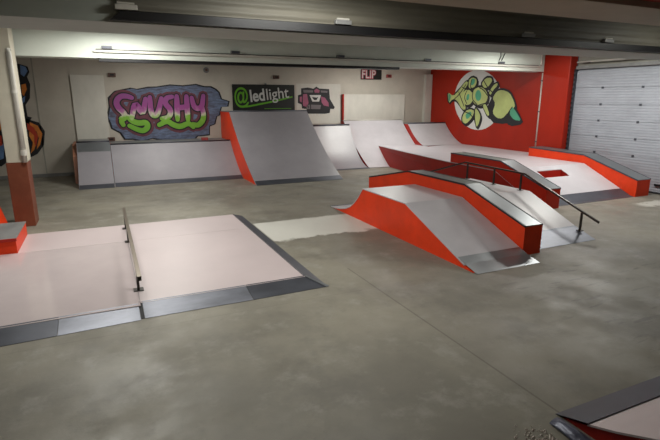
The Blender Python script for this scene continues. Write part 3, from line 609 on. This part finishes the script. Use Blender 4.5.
quadplate([(2.90, 6.40, .006), (2.66, 6.80, zp + .005), (2.66, 11.44, zp + .005), (2.90, 11.5, .006)], .004, 'side_edge_plate', 'steel_dark')
quadplate([(2.87, 6.36, .010), (2.67, 6.77, zp + .010), (2.70, 6.79, zp + .010), (2.93, 6.40, .010)], .003, 'corner_strip', 'steel')

g = root('flat_rail', (.25, 9, .07), 'low straight flat rail standing on the pinkish platform', 'rail')
MB().flatbar([(.25, 11.25, .50), (.25, 6.62, .50)], .055, .012).build('bar_top', 'rail_top', g)
MB().flatbar([(.25, 11.25, .487), (.25, 6.62, .487)], .05, .05).build('bar', 'rail', g)
for y in (11.1, 10.0, 7.27):
    p = MB().box(.232, .268, y - .03, y + .03, zp + .011, .436).build('post', 'rail', g)
    MB().box(.18, .32, y - .07, y + .07, zp + .001, zp + .01).build('foot_plate', 'rail', p, off=OFF[g])

g = root('grind_box', (-2.3, 10.8, .07), 'low red box with worn grey top standing on the pinkish platform', 'box')
MB().box(-4.1, -1.62, 10.06, 11.42, zp + .001, .335).build('body', 'red', g)
MB().box(-4.1, -1.61, 10.05, 11.43, .336, .352).build('top_sheet', 'grey_top', g)
MB().box(-4.1, -1.605, 10.04, 10.055, .30, .353).build('edge_angle', 'red_dark', g)
g = root('grind_box', (-2.6, 12.2, 0), 'taller red box with grey top behind the low red box, left of the cream pillar', 'box')
MB().prism([(-4.1, .002), (-2.06, .002), (-2.2, .56), (-4.1, .56)], 11.6, 12.42, 'Y').build('body', 'red', g)
MB().box(-4.1, -2.19, 11.59, 12.43, .561, .58).build('top_sheet', 'grey_top', g)

# ------------------------------------------------------------------ ramp at the lower right corner
g = root('corner_ramp', (4.8, 1.9, 0), 'pinkish ramp with dark red side and steel toe plate in the lower right corner', 'ramp')
pts = [(2.62 - s, .02 + .30 * s + .13 * s * s) for s in (0, .25, .5, .8, 1.1, 1.4, 1.8, 2.2, 2.6)]
MB().prism([(y, max(z - .021, .001)) for y, z in pts] + [(.0, .001)][:1], 3.52, 6.6).build('body', 'red_dark', g)
MB().sheet(pts[1:], 3.51, 6.61, .02).build('riding_surface', 'skate_pink', g)
MB().sheet([(2.68, .005), (2.62, .028), (2.36, .12)], 3.50, 6.6, .005).build('toe_plate', 'steel_dark', g)
g = root('plastic_sheet', (3.3, 2.3, 0), 'crumpled blue grey plastic sheet on the floor beside the corner ramp', 'sheet')
b = MB(); nx, ny = 12, 16; V = []
for i in range(nx):
    for j in range(ny):
        u, v = i / (nx - 1), j / (ny - 1)
        x = 3.33 + .15 * u - .05 * v * (1 - u); y = 2.60 - .95 * v
        V.append(b.bm.verts.new((x, y, .012 + .045 * math.sin(u * math.pi) * (0.6 + .4 * math.sin(v * 9)) + random.uniform(0, .008))))
for i in range(nx - 1):
    for j in range(ny - 1): b.bm.faces.new((V[i * ny + j], V[(i + 1) * ny + j], V[(i + 1) * ny + j + 1], V[i * ny + j + 1]))
o = b.build('sheet', 'tarp', g, smooth=True)
sm = o.modifiers.new('thickness', 'SOLIDIFY'); sm.thickness = .006
b = MB()
for k in range(700):
    x = 3.10 + random.gauss(0, .09); y = 2.30 + random.gauss(0, .14); r = random.uniform(.004, .014)
    if x > 3.24: continue
    vs = [b.bm.verts.new((x + r * random.uniform(.6, 1.3) * math.cos(t), y + r * random.uniform(.6, 1.3) * math.sin(t), .001)) for t in (0, 1.6, 3.1, 4.7)]
    tp = b.bm.verts.new((x, y, r * 1.3 + .001))
    b.bm.faces.new(vs)
    for q in range(4): b.bm.faces.new((vs[q], vs[(q + 1) % 4], tp))
tag(b.build('gravel', 'grit'), 'scattered pale gravel and chips on the floor by the blue grey sheet', 'gravel', kind='stuff')

# ------------------------------------------------------------------ world, camera, view
wd = bpy.data.worlds.new('world'); SC.world = wd; wd.use_nodes = True
wd.node_tree.nodes['Background'].inputs[0].default_value = (.05, .055, .06, 1)
cd = bpy.data.cameras.new('camera'); cam = bpy.data.objects.new('camera', cd); COL.objects.link(cam); SC.camera = cam
cam.location = (0, 0, 2.8); cam.rotation_euler = (math.radians(90 - 14.0), 0, math.radians(-24.7))
cd.sensor_width = 36; cd.lens = 488 / 660 * 36; cd.clip_end = 100
SC.view_settings.view_transform = 'Standard'; SC.view_settings.look = 'None'; SC.view_settings.gamma = 1
SC.view_settings.use_curve_mapping = False; SC.view_settings.exposure = -.3
